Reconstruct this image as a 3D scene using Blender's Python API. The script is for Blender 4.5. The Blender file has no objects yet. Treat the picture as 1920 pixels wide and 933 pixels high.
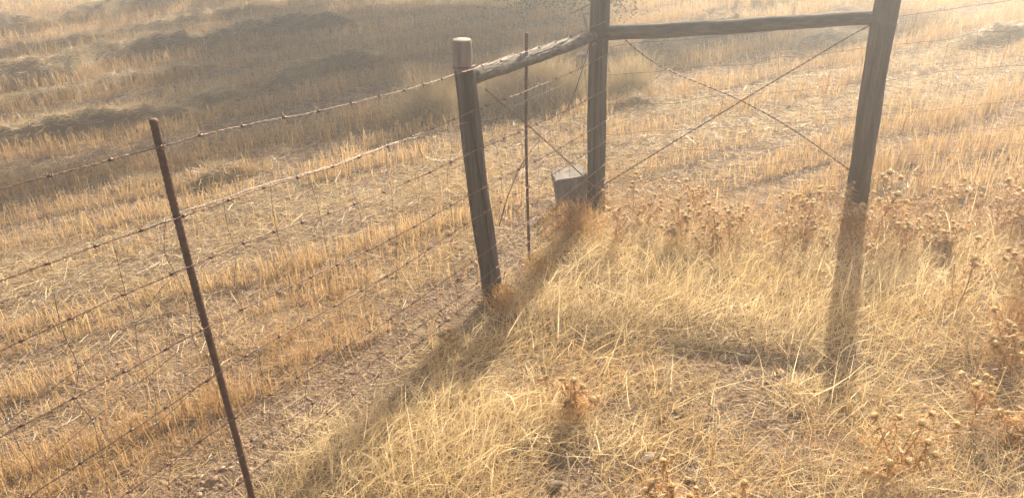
import bpy, bmesh, math, random
import numpy as np
from mathutils import Vector, Matrix

random.seed(11)
rng = np.random.default_rng(7)
sc = bpy.context.scene
COL = sc.collection

# ------------------------------------------------------------------ camera
F = 1450.0; H = 1.65
d_ = np.array([(1080-960)/F, -(3280-466.5)/F, -1.0]); d_ /= np.linalg.norm(d_)
up_ = -d_
fw_ = np.array([0, 0, -1.0]) - up_*np.dot(up_, [0, 0, -1.0]); fw_ /= np.linalg.norm(fw_)
rt_ = np.cross(fw_, up_)
R = np.stack([rt_, fw_, up_]); C0 = np.array([0, 0, H])
def ray(px, py): return R @ np.array([(px-960)/F, -(py-466.5)/F, -1.0])
def at(px, py, z=0.0):
    r = ray(px, py); return C0 + r*((z-H)/r[2])
def zat(px, py, base):
    r = ray(px, py); b = (np.array(base)-C0)[:2]; t = np.dot(b, r[:2])/np.dot(r[:2], r[:2]); return float((C0+t*r)[2])
def on_plane(px, py, A, B):                      # point of the upright plane through A and B
    r = ray(px, py); dx, dy = B[0]-A[0], B[1]-A[1]; n = np.array([-dy, dx, 0.0])
    return C0 + r*(np.dot(n, np.array([A[0], A[1], 0])-C0)/np.dot(n, r))
def pix(x, y, z=0.0):
    p = np.stack([x, y, z-H+np.zeros_like(x)]); c = R.T @ p
    w = np.where(-c[2] > 0.05, -c[2], 0.05)
    return 960+F*c[0]/w, 466.5-F*c[1]/w
cam = bpy.data.cameras.new('camera'); co = bpy.data.objects.new('camera', cam); COL.objects.link(co)
M = Matrix([[R[i][j] for j in range(3)] for i in range(3)]).to_4x4(); M.translation = C0
co.matrix_world = M
cam.sensor_fit = 'HORIZONTAL'; cam.sensor_width = 36; cam.lens = 36*F/1920; cam.clip_start = 0.02; cam.clip_end = 1000
sc.camera = co

# ------------------------------------------------------------------ light
SUN_AZ, SUN_EL = math.radians(23.6), math.radians(36)
s_ = Vector((math.sin(SUN_AZ)*math.cos(SUN_EL), math.cos(SUN_AZ)*math.cos(SUN_EL), math.sin(SUN_EL)))
sl = bpy.data.lights.new('sun', 'SUN'); sl.energy = 5.0; sl.angle = math.radians(0.6); sl.color = (1.0, 0.89, 0.705)
so = bpy.data.objects.new('sun', sl); COL.objects.link(so); so.location = (0, 0, 30)
so.rotation_euler = s_.to_track_quat('Z', 'Y').to_euler()
w = bpy.data.worlds.new('World'); sc.world = w; w.use_nodes = True
nt = w.node_tree; bg = nt.nodes['Background']
sky = nt.nodes.new('ShaderNodeTexSky'); sky.sky_type = 'NISHITA'; sky.sun_disc = False
sky.sun_elevation = SUN_EL; sky.sun_rotation = SUN_AZ; sky.dust_density = 3.0
nt.links.new(sky.outputs[0], bg.inputs[0]); bg.inputs[1].default_value = 0.062
sc.view_settings.view_transform = 'Standard'; sc.view_settings.look = 'None'
sc.view_settings.exposure = 1.6; sc.view_settings.gamma = 1.0

# ------------------------------------------------------------------ materials
def mat(name):
    m = bpy.data.materials.new(name); m.use_nodes = True
    return m, m.node_tree.nodes, m.node_tree.links, m.node_tree.nodes['Principled BSDF']
def straw_mat(name, a, b, trans=0.45, rough=0.45, spec=0.4, key='tint'):
    """dry plant matter: colour between a and b by a random value per blade, lets light through"""
    m, N, L, P = mat(name)
    at_ = N.new('ShaderNodeAttribute'); at_.attribute_name = key
    ramp = N.new('ShaderNodeMix'); ramp.data_type = 'RGBA'
    ramp.inputs[6].default_value = (*a, 1); ramp.inputs[7].default_value = (*b, 1)
    L.new(at_.outputs['Fac'], ramp.inputs[0]); L.new(ramp.outputs[2], P.inputs['Base Color'])
    P.inputs['Roughness'].default_value = rough; P.inputs['Specular IOR Level'].default_value = spec
    tr = N.new('ShaderNodeBsdfTranslucent'); L.new(ramp.outputs[2], tr.inputs[0])
    mx = N.new('ShaderNodeMixShader'); mx.inputs[0].default_value = trans
    L.new(P.outputs[0], mx.inputs[1]); L.new(tr.outputs[0], mx.inputs[2])
    L.new(mx.outputs[0], N['Material Output'].inputs[0])
    return m
def noise_mat(name, cols, scale=(8, 8, 8), rough=0.85, bump=0.3, detail=8, spec=0.25, metal=0.0, bscale=None, bdist=0.01):
    m, N, L, P = mat(name)
    tc = N.new('ShaderNodeTexCoord'); mp = N.new('ShaderNodeMapping'); mp.inputs['Scale'].default_value = scale
    L.new(tc.outputs['Object'], mp.inputs[0])
    no = N.new('ShaderNodeTexNoise'); no.inputs['Scale'].default_value = 1; no.inputs['Detail'].default_value = detail
    no.inputs['Roughness'].default_value = 0.65
    L.new(mp.outputs[0], no.inputs[0])
    cr = N.new('ShaderNodeValToRGB'); e = cr.color_ramp.elements
    e[0].position = 0.3; e[0].color = (*cols[0], 1); e[1].position = 0.7; e[1].color = (*cols[-1], 1)
    for i, c in enumerate(cols[1:-1]):
        q = e.new(0.3+0.4*(i+1)/(len(cols)-1)); q.color = (*c, 1)
    L.new(no.outputs[0], cr.inputs[0]); L.new(cr.outputs[0], P.inputs['Base Color'])
    P.inputs['Roughness'].default_value = rough; P.inputs['Specular IOR Level'].default_value = spec; P.inputs['Metallic'].default_value = metal
    if bump:
        bp = N.new('ShaderNodeBump'); bp.inputs['Strength'].default_value = bump; bp.inputs['Distance'].default_value = bdist
        src = no
        if bscale:
            src = N.new('ShaderNodeTexNoise'); src.inputs['Scale'].default_value = bscale; src.inputs['Detail'].default_value = 6
            L.new(tc.outputs['Object'], src.inputs[0])
        L.new(src.outputs[0], bp.inputs['Height']); L.new(bp.outputs[0], P.inputs['Normal'])
    return m
M_GRASS = straw_mat('dry_grass_blade', (0.52, 0.36, 0.16), (0.82, 0.67, 0.42), 0.55)
M_ORANGE = straw_mat('dry_weed', (0.40, 0.21, 0.07), (0.66, 0.42, 0.18), 0.5)
M_STUB = straw_mat('stubble_stalk', (0.34, 0.205, 0.09), (0.64, 0.45, 0.23), 0.55)
M_LITTER = straw_mat('straw_litter', (0.36, 0.25, 0.125), (0.64, 0.51, 0.31), 0.40, 0.45, 0.35)
M_WINDROW = straw_mat('windrow_straw', (0.38, 0.27, 0.14), (0.58, 0.46, 0.27), 0.3, 0.4, 0.5)
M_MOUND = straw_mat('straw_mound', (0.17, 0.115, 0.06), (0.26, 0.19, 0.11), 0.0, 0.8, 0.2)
M_HEAD = straw_mat('thistle_head', (0.70, 0.52, 0.25), (0.88, 0.75, 0.46), 0.65)
M_BRACT = straw_mat('thistle_bract', (0.36, 0.20, 0.075), (0.60, 0.38, 0.15), 0.55)
M_LEAF = straw_mat('tree_leaf', (0.035, 0.065, 0.02), (0.085, 0.12, 0.04), 0.15, 0.35, 0.5)
M_SOIL = noise_mat('bare_soil', [(0.10, 0.066, 0.046), (0.19, 0.13, 0.09), (0.30, 0.225, 0.16)], (14, 14, 14), 0.95, 1.0, 12, 0.15, bscale=75, bdist=0.03)
M_PEBBLE = noise_mat('pebble', [(0.16, 0.095, 0.06), (0.30, 0.20, 0.13), (0.44, 0.33, 0.24)], (9, 9, 9), 0.9, 0.3, 3)
M_PALESTONE = noise_mat('pale_stone', [(0.42, 0.36, 0.28), (0.66, 0.60, 0.5)], (30, 30, 30), 0.85, 0.5)
M_DARKSTONE = noise_mat('brown_stone', [(0.10, 0.07, 0.05), (0.22, 0.15, 0.11)], (30, 30, 30), 0.9, 0.6)
M_BLOCK = noise_mat('weathered_block', [(0.12, 0.098, 0.082), (0.20, 0.17, 0.145), (0.28, 0.25, 0.215)], (22, 22, 9), 0.9, 0.4)
M_WOOD = noise_mat('weathered_wood', [(0.04, 0.032, 0.026), (0.09, 0.073, 0.058), (0.16, 0.132, 0.107)], (60, 60, 3.0), 0.9, 0.9, 10, 0.15, bdist=0.008)
M_WOODTOP = noise_mat('bared_wood', [(0.16, 0.12, 0.098), (0.27, 0.21, 0.172), (0.40, 0.33, 0.275)], (60, 60, 5), 0.8, 0.4, 8, 0.2, bdist=0.003)
M_RAIL = noise_mat('rail_wood', [(0.04, 0.032, 0.026), (0.09, 0.073, 0.058), (0.15, 0.124, 0.10)], (3.5, 50, 50), 0.85, 0.5, 8, 0.2, bdist=0.004)
M_BARK = noise_mat('grey_bark', [(0.06, 0.048, 0.036), (0.12, 0.10, 0.078), (0.22, 0.19, 0.155)], (28, 28, 40), 0.9, 0.7, 8, 0.2, bdist=0.005)
M_CRACK = noise_mat('wood_crack', [(0.03, 0.02, 0.015), (0.05, 0.035, 0.025)], (30, 30, 30), 0.95, 0)
M_RUST = noise_mat('rusty_steel', [(0.065, 0.036, 0.025), (0.115, 0.062, 0.042), (0.17, 0.095, 0.062)], (60, 60, 60), 0.75, 0.4, 6, 0.35, 0.1, bdist=0.001)
M_RUSTWIRE = noise_mat('rusty_wire', [(0.09, 0.045, 0.03), (0.18, 0.10, 0.068)], (50, 50, 50), 0.4, 0, 4, 0.5, 0.5)
M_ZINC = noise_mat('dull_zinc_wire', [(0.25, 0.235, 0.21), (0.46, 0.43, 0.39)], (30, 30, 30), 0.5, 0, 4, 0.5, 0.5)
M_TRUNK = noise_mat('tree_bark', [(0.06, 0.045, 0.03), (0.14, 0.11, 0.08)], (14, 14, 3), 0.95, 0.6)

# ------------------------------------------------------------------ helpers
def tag(o, label=None, cat=None, group=None, kind=None):
    if label: o['label'] = label
    if cat: o['category'] = cat
    if group: o['group'] = group
    if kind: o['kind'] = kind
    return o
def empty(name, loc, label=None, cat=None, group=None):
    o = bpy.data.objects.new(name, None); COL.objects.link(o); o.location = loc; o.empty_display_size = 0.1
    return tag(o, label, cat, group)
def from_np(name, V, Q, m, parent=None, tint=None, smooth=False, T=None):
    """one mesh object from vertex and quad (and triangle) arrays"""
    V = np.asarray(V, np.float32).reshape(-1, 3); Q = np.asarray(Q, np.int32).reshape(-1, 4)
    me = bpy.data.meshes.new(name); me.vertices.add(len(V)); me.vertices.foreach_set('co', V.ravel())
    idx = Q.ravel(); st = np.arange(len(Q), dtype=np.int32)*4
    if T is not None and len(T):
        T = np.asarray(T, np.int32).reshape(-1, 3)
        st = np.concatenate([st, len(idx)+np.arange(len(T), dtype=np.int32)*3]); idx = np.concatenate([idx, T.ravel()])
    me.loops.add(len(idx)); me.loops.foreach_set('vertex_index', idx)
    me.polygons.add(len(st)); me.polygons.foreach_set('loop_start', st)
    if smooth: me.polygons.foreach_set('use_smooth', np.ones(len(st), bool))
    me.update(calc_edges=True)
    if tint is not None:
        a = me.attributes.new('tint', 'FLOAT', 'POINT'); a.data.foreach_set('value', np.asarray(tint, np.float32))
    me.materials.append(m)
    o = bpy.data.objects.new(name, me); COL.objects.link(o)
    if parent: o.parent = parent
    return o
class Geo:
    """collects quads and triangles for one mesh"""
    def __init__(s): s.V = []; s.Q = []; s.T = []; s.t = []
    def tube(s, pts, rad, n=6, tint=0.5, cap=True):
        pts = [Vector(p) for p in pts]; k = len(pts)
        if not hasattr(rad, '__len__'): rad = [rad]*k
        b0 = len(s.V); ref = None
        for i, p in enumerate(pts):
            t = (pts[min(i+1, k-1)]-pts[max(i-1, 0)]).normalized()
            if ref is None:
                ref = t.orthogonal().normalized()
            u = (ref-t*ref.dot(t)).normalized(); ref = u; v = t.cross(u)
            for j in range(n):
                a = 2*math.pi*j/n; s.V.append(p+(u*math.cos(a)+v*math.sin(a))*rad[i]); s.t.append(tint)
        for i in range(k-1):
            for j in range(n):
                a = b0+i*n+j; b = b0+i*n+(j+1) % n
                s.Q.append((a, b, b+n, a+n))
        if cap and n >= 3:
            for e, o in ((0, 1), (k-1, 0)):
                s.V.append(pts[e]); s.t.append(tint); c = len(s.V)-1
                for j in range(n):
                    a = b0+e*n+j; b = b0+e*n+(j+1) % n
                    s.T.append((b, a, c) if o else (a, b, c))
    def ribbon(s, pts, w, side, tint=0.5, taper=0.15):
        b0 = len(s.V); k = len(pts)
        for i, p in enumerate(pts):
            ww = w*(1-(1-taper)*i/(k-1))*0.5
            s.V.append(Vector(p)-side*ww); s.V.append(Vector(p)+side*ww); s.t += [tint, tint]
        for i in range(k-1): s.Q.append((b0+2*i, b0+2*i+1, b0+2*i+3, b0+2*i+2))
    def build(s, name, m, parent=None, smooth=False):
        return from_np(name, [tuple(v) for v in s.V], s.Q if s.Q else np.zeros((0, 4)), m, parent, s.t, smooth, s.T)
def lattice(seed, n=256): return np.random.default_rng(seed).random((n, n))
_L = [lattice(i) for i in range(6)]
def vnoise(x, y, sc_, k=0):
    x = np.asarray(x, float)/sc_+57.3; y = np.asarray(y, float)/sc_+91.7
    i = np.floor(x).astype(int); j = np.floor(y).astype(int); fx = x-i; fy = y-j
    fx = fx*fx*(3-2*fx); fy = fy*fy*(3-2*fy); A = _L[k]; i0, i1, j0, j1 = i % 256, (i+1) % 256, j % 256, (j+1) % 256
    return (A[i0, j0]*(1-fx)+A[i1, j0]*fx)*(1-fy)+(A[i0, j1]*(1-fx)+A[i1, j1]*fx)*fy
def gz(x, y):                                    # height of the ground
    x = np.asarray(x, float); y = np.asarray(y, float)
    near = np.exp(-((x*x+(y-5)**2)/160.0))
    return ((vnoise(x, y, 0.9, 0)-0.5)*0.035+(vnoise(x, y, 0.25, 1)-0.5)*0.018+(vnoise(x, y, 0.07, 2)-0.5)*0.010)*near
def G(p, dz=0.0): return (float(p[0]), float(p[1]), float(gz(p[0], p[1]))+dz)

# fence stations
REB = at(472, 940); LP = at(925, 565); CP = at(1116, 392); RP = at(1601, 412); RE2 = at(991, 492)
fdir = (LP-REB); fdir /= np.linalg.norm(fdir)
FAR_L = REB-fdir*1.25
rdir = (RP-CP); rdir /= np.linalg.norm(rdir)
FAR_R = RP+rdir*1.35
FENCE = np.array([FAR_L-fdir*3, REB, LP, CP, RP, FAR_R+rdir*5])[:, :2]

# ------------------------------------------------------------------ ground
def axis(lo, hi, step, far):
    mid = np.arange(lo, hi+step/2, step); out = []; s, x = step, hi
    while x < far: s *= 1.35; x += s; out.append(x)
    o2 = []; s, x = step, lo
    while x > -far: s *= 1.35; x -= s; o2.append(x)
    return np.array(o2[::-1]+list(mid)+out)
gx = axis(-8, 7, 0.035, 110); gy = axis(0.4, 13, 0.035, 110)
X, Y = np.meshgrid(gx, gy, indexing='ij'); Z = gz(X, Y)
n1, n2 = X.shape; I = np.arange(n1*n2).reshape(n1, n2)
Q = np.stack([I[:-1, :-1], I[1:, :-1], I[1:, 1:], I[:-1, 1:]], -1)
o = from_np('ground', np.stack([X, Y, Z], -1), Q, M_SOIL, smooth=True); tag(o, kind='structure')

# ------------------------------------------------------------------ scattering of dry plants
def ribbons(P, az, l0, l1, L, W, nseg, tint, flat=None, taper=0.15, tipcut=False):
    """P (N,3) roots; lean from l0 to l1 (radians from upright) along the blade"""
    N = len(P); k = nseg+1
    side = np.stack([-np.sin(az), np.cos(az), np.zeros(N)], -1)
    rot = rng.uniform(0, np.pi, N) if flat is None else flat
    pts = np.zeros((N, k, 3)); pts[:, 0] = P
    out = np.zeros((N, k, 2, 3))
    for i in range(k):
        f = i/nseg; ln = l0+(l1-l0)*f
        dr = np.stack([np.cos(az)*np.sin(ln), np.sin(az)*np.sin(ln), np.cos(ln)], -1)
        nm = np.cross(dr, side)
        if i < nseg: pts[:, i+1] = pts[:, i]+dr*(L/nseg)[:, None]
        wv = (side*np.cos(rot)[:, None]+nm*np.sin(rot)[:, None])*(W*0.5*(1-(1-taper)*f))[:, None]
        out[:, i, 0] = pts[:, i]-wv; out[:, i, 1] = pts[:, i]+wv
    V = out.reshape(-1, 3)
    b = (np.arange(N)*k*2)[:, None]; q = []
    for i in range(nseg): q.append(np.concatenate([b+2*i, b+2*i+1, b+2*i+3, b+2*i+2], 1))
    Qd = np.stack(q, 1).reshape(-1, 4)
    return V, Qd, np.repeat(tint, k*2)
def join(parts):
    V = []; Qs = []; T = []; o = 0
    for v, q, t in parts: V.append(v); Qs.append(q+o); T.append(t); o += len(v)
    return np.concatenate(V), np.concatenate(Qs), np.concatenate(T)
def field_side(x, y):
    """signed distance to the fence, positive on the field side"""
    best = np.full(np.shape(x), 1e9); sg = np.ones(np.shape(x))
    for a, b in zip(FENCE[:-1], FENCE[1:]):
        dx, dy = b-a; L2 = dx*dx+dy*dy
        t = np.clip(((x-a[0])*dx+(y-a[1])*dy)/L2, 0, 1)
        ex, ey = x-(a[0]+t*dx), y-(a[1]+t*dy); dd = np.hypot(ex, ey)
        cr = dx*(y-a[1])-dy*(x-a[0])
        upd = dd < best; best = np.where(upd, dd, best); sg = np.where(upd, np.sign(cr), sg)
    return best*sg
def cand(D0, d0=2.2, pw=1.3):
    """random ground points in and round the view, thinner with distance"""
    area = 16.5*13.4; n = int(D0*area)
    res = []
    for _ in range(4):
        x = rng.uniform(-9, 7.5, n//4); y = rng.uniform(0.6, 14, n//4)
        d = np.hypot(x, y); k = rng.random(len(x)) < np.minimum(1, (d0/d)**pw)
        x, y = x[k], y[k]; px, py = pix(x, y)
        k = (px > -450) & (px < 2350) & (py > -120) & (py < 1180)
        res.append(np.stack([x[k], y[k]]))
    x, y = np.concatenate(res, 1)
    px, py = pix(x, y); return x, y, px, py, field_side(x, y), np.hypot(x, y)
def blob(px, py, lst):
    """sum of soft spots: (cx, cy, rx, ry, amount) with optional tilt"""
    s = np.zeros_like(px)
    for cx, cy, rx, ry, am, *ro in lst:
        a = ro[0] if ro else 0.0; c, n = math.cos(a), math.sin(a)
        ux = (px-cx)*c+(py-cy)*n; uy = -(px-cx)*n+(py-cy)*c
        s += am*np.exp(-(ux/rx)**2-(uy/ry)**2)
    return s
def polydist(x, y, pts):
    best = np.full(np.shape(x), 1e9)
    for a, b in zip(pts[:-1], pts[1:]):
        dx, dy = b[0]-a[0], b[1]-a[1]; t = np.clip(((x-a[0])*dx+(y-a[1])*dy)/(dx*dx+dy*dy), 0, 1)
        best = np.minimum(best, np.hypot(x-a[0]-t*dx, y-a[1]-t*dy))
    return best
def line(*pp): return [tuple(at(*p)[:2]) for p in pp]
LITTER = [(line((-200, 610), (0, 560), (430, 470), (850, 365), (1300, 265), (1900, 130), (2200, 60)), 0.33),
          (line((-100, 560), (300, 440), (560, 350)), 0.12),
          (line((1000, 250), (1300, 200), (1700, 120), (2100, 40)), 0.14),
          (line((450, 640), (700, 560), (880, 470)), 0.13),
          (line((560, 400), (900, 310), (1110, 290)), 0.3)]
GAPS = [(line((-120, 850), (0, 790), (250, 672), (420, 640), (560, 590)), 0.085),
        (line((300, 520), (460, 478), (620, 445), (900, 385)), 0.075)]
def litter_amt(x, y):
    s = np.zeros_like(x)
    for pl, wd in LITTER:
        wob = 1+0.9*(vnoise(x, y, 0.35, 3)-0.5)
        s = np.maximum(s, np.exp(-(polydist(x, y, pl)/(wd*wob))**2))
    return s
def gap_amt(x, y):
    s = np.zeros_like(x)
    for pl, wd in GAPS: s = np.maximum(s, np.exp(-(polydist(x, y, pl)/wd)**2))
    return s
def soil_strip(fs, x, y):                        # bare earth along the field side of the left fence
    wob = 0.10*(vnoise(x, y, 0.3, 4)-0.5)
    return np.exp(-((fs-0.15+wob)/0.11)**4)*(x < 0.12)*(x > -1.4)
ROW = math.radians(62)
def rowv(x, y): return -math.cos(ROW)*x+math.sin(ROW)*y
def rootz(x, y): return np.stack([x, y, gz(x, y)-0.003], -1)
def wscale(d): return np.clip((d/3.0)**0.35, 0.85, 1.6)

# long yellow grass on the near side of the fence
BARE = [(1060, 900, 190, 45, -0.55), (1400, 690, 170, 36, -0.8), (1800, 760, 130, 90, -0.45), (960, 725, 110, 26, -0.6),
        (700, 730, 150, 45, -0.25, -0.5), (1250, 770, 120, 50, -0.3), (1560, 850, 140, 60, -0.2), (1180, 420, 120, 40, -0.4)]
LUSH = [(1330, 560, 280, 70, 0.55), (1760, 500, 200, 60, 0.6), (800, 860, 200, 75, 0.75), (700, 900, 140, 60, 0.4), (1650, 600, 120, 80, 0.2), (960, 610, 120, 40, 0.3)]
parts = []
x, y, px, py, fs, d = cand(16500, 2.1, 1.1)
near_side = np.clip((0.10-fs+0.34*(vnoise(x, y, 0.22, 1)-0.6))/0.14, 0, 1)
den = 0.52+blob(px, py, BARE)*0.95+blob(px, py, LUSH)
den += 0.75*(vnoise(x, y, 0.16, 2)-0.5)+0.4*(vnoise(x, y, 0.45, 3)-0.5)
k = rng.random(len(x)) < np.clip(den, 0.04, 1)*near_side
x, y, px, py, d = x[k], y[k], px[k], py[k], d[k]; n = len(x)
lush = np.clip(0.45+blob(px, py, LUSH)+blob(px, py, BARE)*0.6, 0.15, 1.2)
up = rng.random(n) < 0.12+0.34*np.clip(lush, 0, 1)
az = np.where(rng.random(n) < 0.45, rng.normal(0.35, 0.7, n), rng.uniform(-np.pi, np.pi, n))
l0 = np.where(up, np.abs(rng.normal(0.25, 0.25, n)), rng.uniform(0.7, 1.5, n))
l1 = np.where(up, l0+rng.normal(0.6, 0.6, n), l0+rng.normal(0.15, 0.4, n)); l1 = np.clip(l1, -0.4, 1.75)
L = np.where(up, rng.uniform(0.05, 0.17, n)*(0.55+0.5*lush), rng.uniform(0.03, 0.17, n))*np.where(rng.random(n) < 0.06, 1.5, 1)
W = (0.0012+0.0038*rng.random(n)**1.9)*wscale(d)
P = rootz(x, y); P[:, 2] += np.where(up, 0, rng.random(n)**1.5*0.06*lush)
tint = np.clip(rng.normal(0.55, 0.27, n)+0.5*(vnoise(x, y, 0.3, 5)-0.5), 0, 1)
r1 = ribbons(P, az, l0, l1, L, W, 3, tint)
# coarse broad blades here and there
k = rng.random(n) < 0.014*np.clip(blob(px, py, [(1800, 480, 160, 90, 2.2), (1500, 640, 400, 160, 0.8), (1150, 800, 250, 120, 0.7), (800, 850, 250, 90, 0.8)]), 0, 3); m_ = int(k.sum())
l0 = np.abs(rng.normal(0.5, 0.4, m_))
r2 = ribbons(rootz(x[k], y[k]), np.where(rng.random(m_) < 0.6, rng.normal(0.3, 0.6, m_), rng.uniform(-np.pi, np.pi, m_)), l0, l0+rng.normal(0.35, 0.4, m_), rng.uniform(0.10, 0.24, m_), rng.uniform(0.0038, 0.0066, m_), 3, np.clip(rng.normal(0.85, 0.15, m_), 0, 1))
V, Qd, t = join([r1, r2])
o = from_np('dry_grass', V, Qd, M_GRASS, tint=t)
tag(o, 'tangled pale yellow dry grass on the near side of the fence', 'grass', kind='stuff')
print('grass', n)

# fine orange weeds and seedlings among it and along the fence
x, y, px, py, fs, d = cand(5200, 2.0, 1.2)
WEEDY = [(1500, 390, 430, 80, 1.5), (1090, 430, 130, 60, 0.5), (950, 590, 90, 60, 0.6), (1820, 620, 130, 180, 0.55), (1640, 880, 250, 70, 0.5), (1090, 720, 110, 70, 0.5),
         (1250, 930, 160, 40, 0.4), (1800, 400, 200, 80, 0.8), (830, 640, 60, 60, 0.3)]
nearw = np.clip((0.10-fs)/0.1, 0, 1)
den = 0.06+blob(px, py, WEEDY)*(0.5+1.0*vnoise(x, y, 0.2, 1))
strip = np.exp(-((fs-0.45)/0.45)**2)*(x < 0.4)*(px < 1000)*0.5*(0.3+1.4*vnoise(x, y, 0.22, 4))
k = rng.random(len(x)) < np.clip(np.where(fs > 0.05, np.maximum(strip, den*nearw), den*nearw), 0, 1)*(1-0.75*soil_strip(fs, x, y))
x, y, px, py, d, fs = x[k], y[k], px[k], py[k], d[k], fs[k]; n = len(x)
az = rng.uniform(-np.pi, np.pi, n); l0 = np.abs(rng.normal(0.5, 0.45, n)); l1 = l0+rng.normal(0.3, 0.7, n)
stand = np.clip(blob(px, py, [(1520, 400, 430, 70, 1.0)]), 0, 1)*(fs < 0.1)
L = rng.uniform(0.04, 0.17, n)*(1+0.9*stand*rng.random(n)); W = rng.uniform(0.0009, 0.0021, n)*wscale(d); l0 = l0*(1-0.5*stand)
P = rootz(x, y); P[:, 2] += rng.random(n)**2*0.08
tint = rng.random(n)
V, Qd, t = ribbons(P, az, l0, l1, L, W, 3, tint)
o = from_np('dry_weeds', V, Qd, M_ORANGE, tint=t)
tag(o, 'fine orange brown dead weeds tangled along the fence and among the grass', 'weeds', kind='stuff')
print('weeds', n)

# standing stubble of the cut field
x, y, px, py, fs, d = cand(13000, 2.4, 1.0)
jit = 0.035*(vnoise(x, y, 0.5, 1)-0.5)+0.25*(vnoise(x, y, 2.5, 2)-0.5)
ph = (rowv(x, y)+jit)/0.155
row = np.exp(-((ph-np.round(ph))/0.21)**2)
wob = 0.22*(vnoise(x, y, 0.8, 2)-0.5)+0.5*(vnoise(x, y, 3.0, 3)-0.5)
per = np.where(rowv(x, y) < 4.6, 0.46, 0.70)
farr = np.clip((rowv(x, y)-4.2)/0.8, 0, 1)
big = np.clip(0.5-0.15*farr+(0.85+0.35*farr)*np.sin(2*np.pi*(rowv(x, y)+wob)/per)+1.2*(vnoise(x, y, 0.4, 5)-0.5), 0, 1)
lit = litter_amt(x, y); gap = gap_amt(x, y)
den = (0.04+0.96*row)*(0.10+0.90*big)*np.clip(1-0.90*lit, 0, 1)*(1-0.97*gap)*(0.55+0.9*vnoise(x, y, 0.13, 3))
den *= np.clip((fs-0.22+0.16*(vnoise(x, y, 0.25, 2)-0.5))/0.14, 0, 1)
k = rng.random(len(x)) < np.clip(den*1.25, 0, 1)
x, y, px, py, d, big = x[k], y[k], px[k], py[k], d[k], big[k]; n = len(x)
az = rng.uniform(-np.pi, np.pi, n); l0 = np.abs(rng.normal(0.05, 0.20, n)); l1 = l0+rng.normal(0.02, 0.22, n)
tall = np.clip((px-1500)/300, 0, 1)*0.07*(d < 6.5)
L = rng.uniform(0.035, 0.125, n)*(0.62+0.48*big)*np.clip(0.9+0.05*(d-3), 0.9, 1.25)+tall*rng.random(n)*1.2
W = rng.uniform(0.0016, 0.0032, n)*wscale(d)
tint = np.clip(rng.normal(0.45, 0.28, n)+0.7*(vnoise(x, y, 0.7, 0)-0.5), 0, 1)
V, Qd, t = ribbons(rootz(x, y), az, l0, l1, L, W, 2, tint, taper=0.8)
# a leaf sheath hangs from a third of the stalks
k = rng.random(n) < 0.33; m_ = int(k.sum())
P2 = rootz(x[k], y[k]); P2[:, 2] += L[k]*rng.uniform(0.2, 0.8, m_)
r2 = ribbons(P2, rng.uniform(-np.pi, np.pi, m_), rng.uniform(0.3, 0.9, m_), rng.uniform(1.2, 2.3, m_), rng.uniform(0.03, 0.08, m_), rng.uniform(0.0015, 0.003, m_)*wscale(d[k]), 2, np.clip(tint[k]+0.2, 0, 1))
V, Qd, t = join([(V, Qd, t), r2])
o = from_np('wheat_stubble', V, Qd, M_STUB, tint=t)
tag(o, 'orange brown wheat stubble standing in rows on the cut field', 'stubble', kind='stuff')
print('stubble', n)

# loose straw lying about
x, y, px, py, fs, d = cand(13000, 2.3, 1.0)
lit = litter_amt(x, y); gap = gap_amt(x, y)
den = np.where(fs > 0.03, 0.32+0.68*lit*(0.4+0.9*vnoise(x, y, 0.18, 1)), 0.22)
den = den*(0.5+1.0*vnoise(x, y, 0.12, 2))*(1-0.6*gap)*(1-0.40*soil_strip(fs, x, y))
k = rng.random(len(x)) < np.clip(den, 0, 1)
x, y, d, lit, fs = x[k], y[k], d[k], lit[k], fs[k]; n = len(x)
az = rng.uniform(-np.pi, np.pi, n); l0 = rng.normal(1.5, 0.16, n); l1 = l0+rng.normal(0, 0.22, n)
L = rng.gamma(1.9, 0.022, n)+0.012; L = np.minimum(L, np.clip(0.22-0.035*(d-2), 0.07, 0.2)); W = (0.0012+0.0026*rng.random(n)**2)*wscale(d)
P = rootz(x, y); P[:, 2] += 0.004+rng.random(n)**2*(0.012+0.045*lit)
tint = np.clip(rng.normal(0.5, 0.3, n)+0.25*lit, 0, 1)
V, Qd, t = ribbons(P, az, l0, l1, L, W, 2, tint, taper=0.7)
o = from_np('loose_straw', V, Qd, M_LITTER, tint=t)
tag(o, 'loose pale straw lying on the ground in bands', 'straw', kind='stuff')
print('straw', n)

# pebbles and clods
x, y, px, py, fs, d = cand(9000, 2.0, 1.2)
den = 0.06+0.7*soil_strip(fs, x, y)-0.6*blob(px, py, BARE)*(fs < 0)
den = den*(0.3+1.4*vnoise(x, y, 0.1, 3))
k = rng.random(len(x)) < np.clip(den, 0, 1)*(d < 7)
x, y, d = x[k], y[k], d[k]; n = len(x)
bm = bmesh.new(); bmesh.ops.create_icosphere(bm, subdivisions=1, radius=1.0)
bv = np.array([v.co[:] for v in bm.verts]); bf = np.array([[v.index for v in f.verts] for f in bm.faces]); bm.free()
sz = np.clip(rng.gamma(0.75, 0.0017, n)+0.0009, 0, 0.012)
vv = bv[None]*(1+0.36*rng.standard_normal((n, len(bv), 1)))
vv *= (sz[:, None]*np.stack([rng.uniform(0.8, 1.7, n), rng.uniform(0.8, 1.5, n), rng.uniform(0.5, 1.0, n)], -1))[:, None]
a = rng.uniform(0, 6.28, n); ca, sa = np.cos(a)[:, None], np.sin(a)[:, None]
vx = vv[..., 0]*ca-vv[..., 1]*sa; vy = vv[..., 0]*sa+vv[..., 1]*ca
pz = gz(x, y)
V = np.stack([vx+x[:, None], vy+y[:, None], vv[..., 2]+pz[:, None]+sz[:, None]*0.25], -1).reshape(-1, 3)
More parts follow.
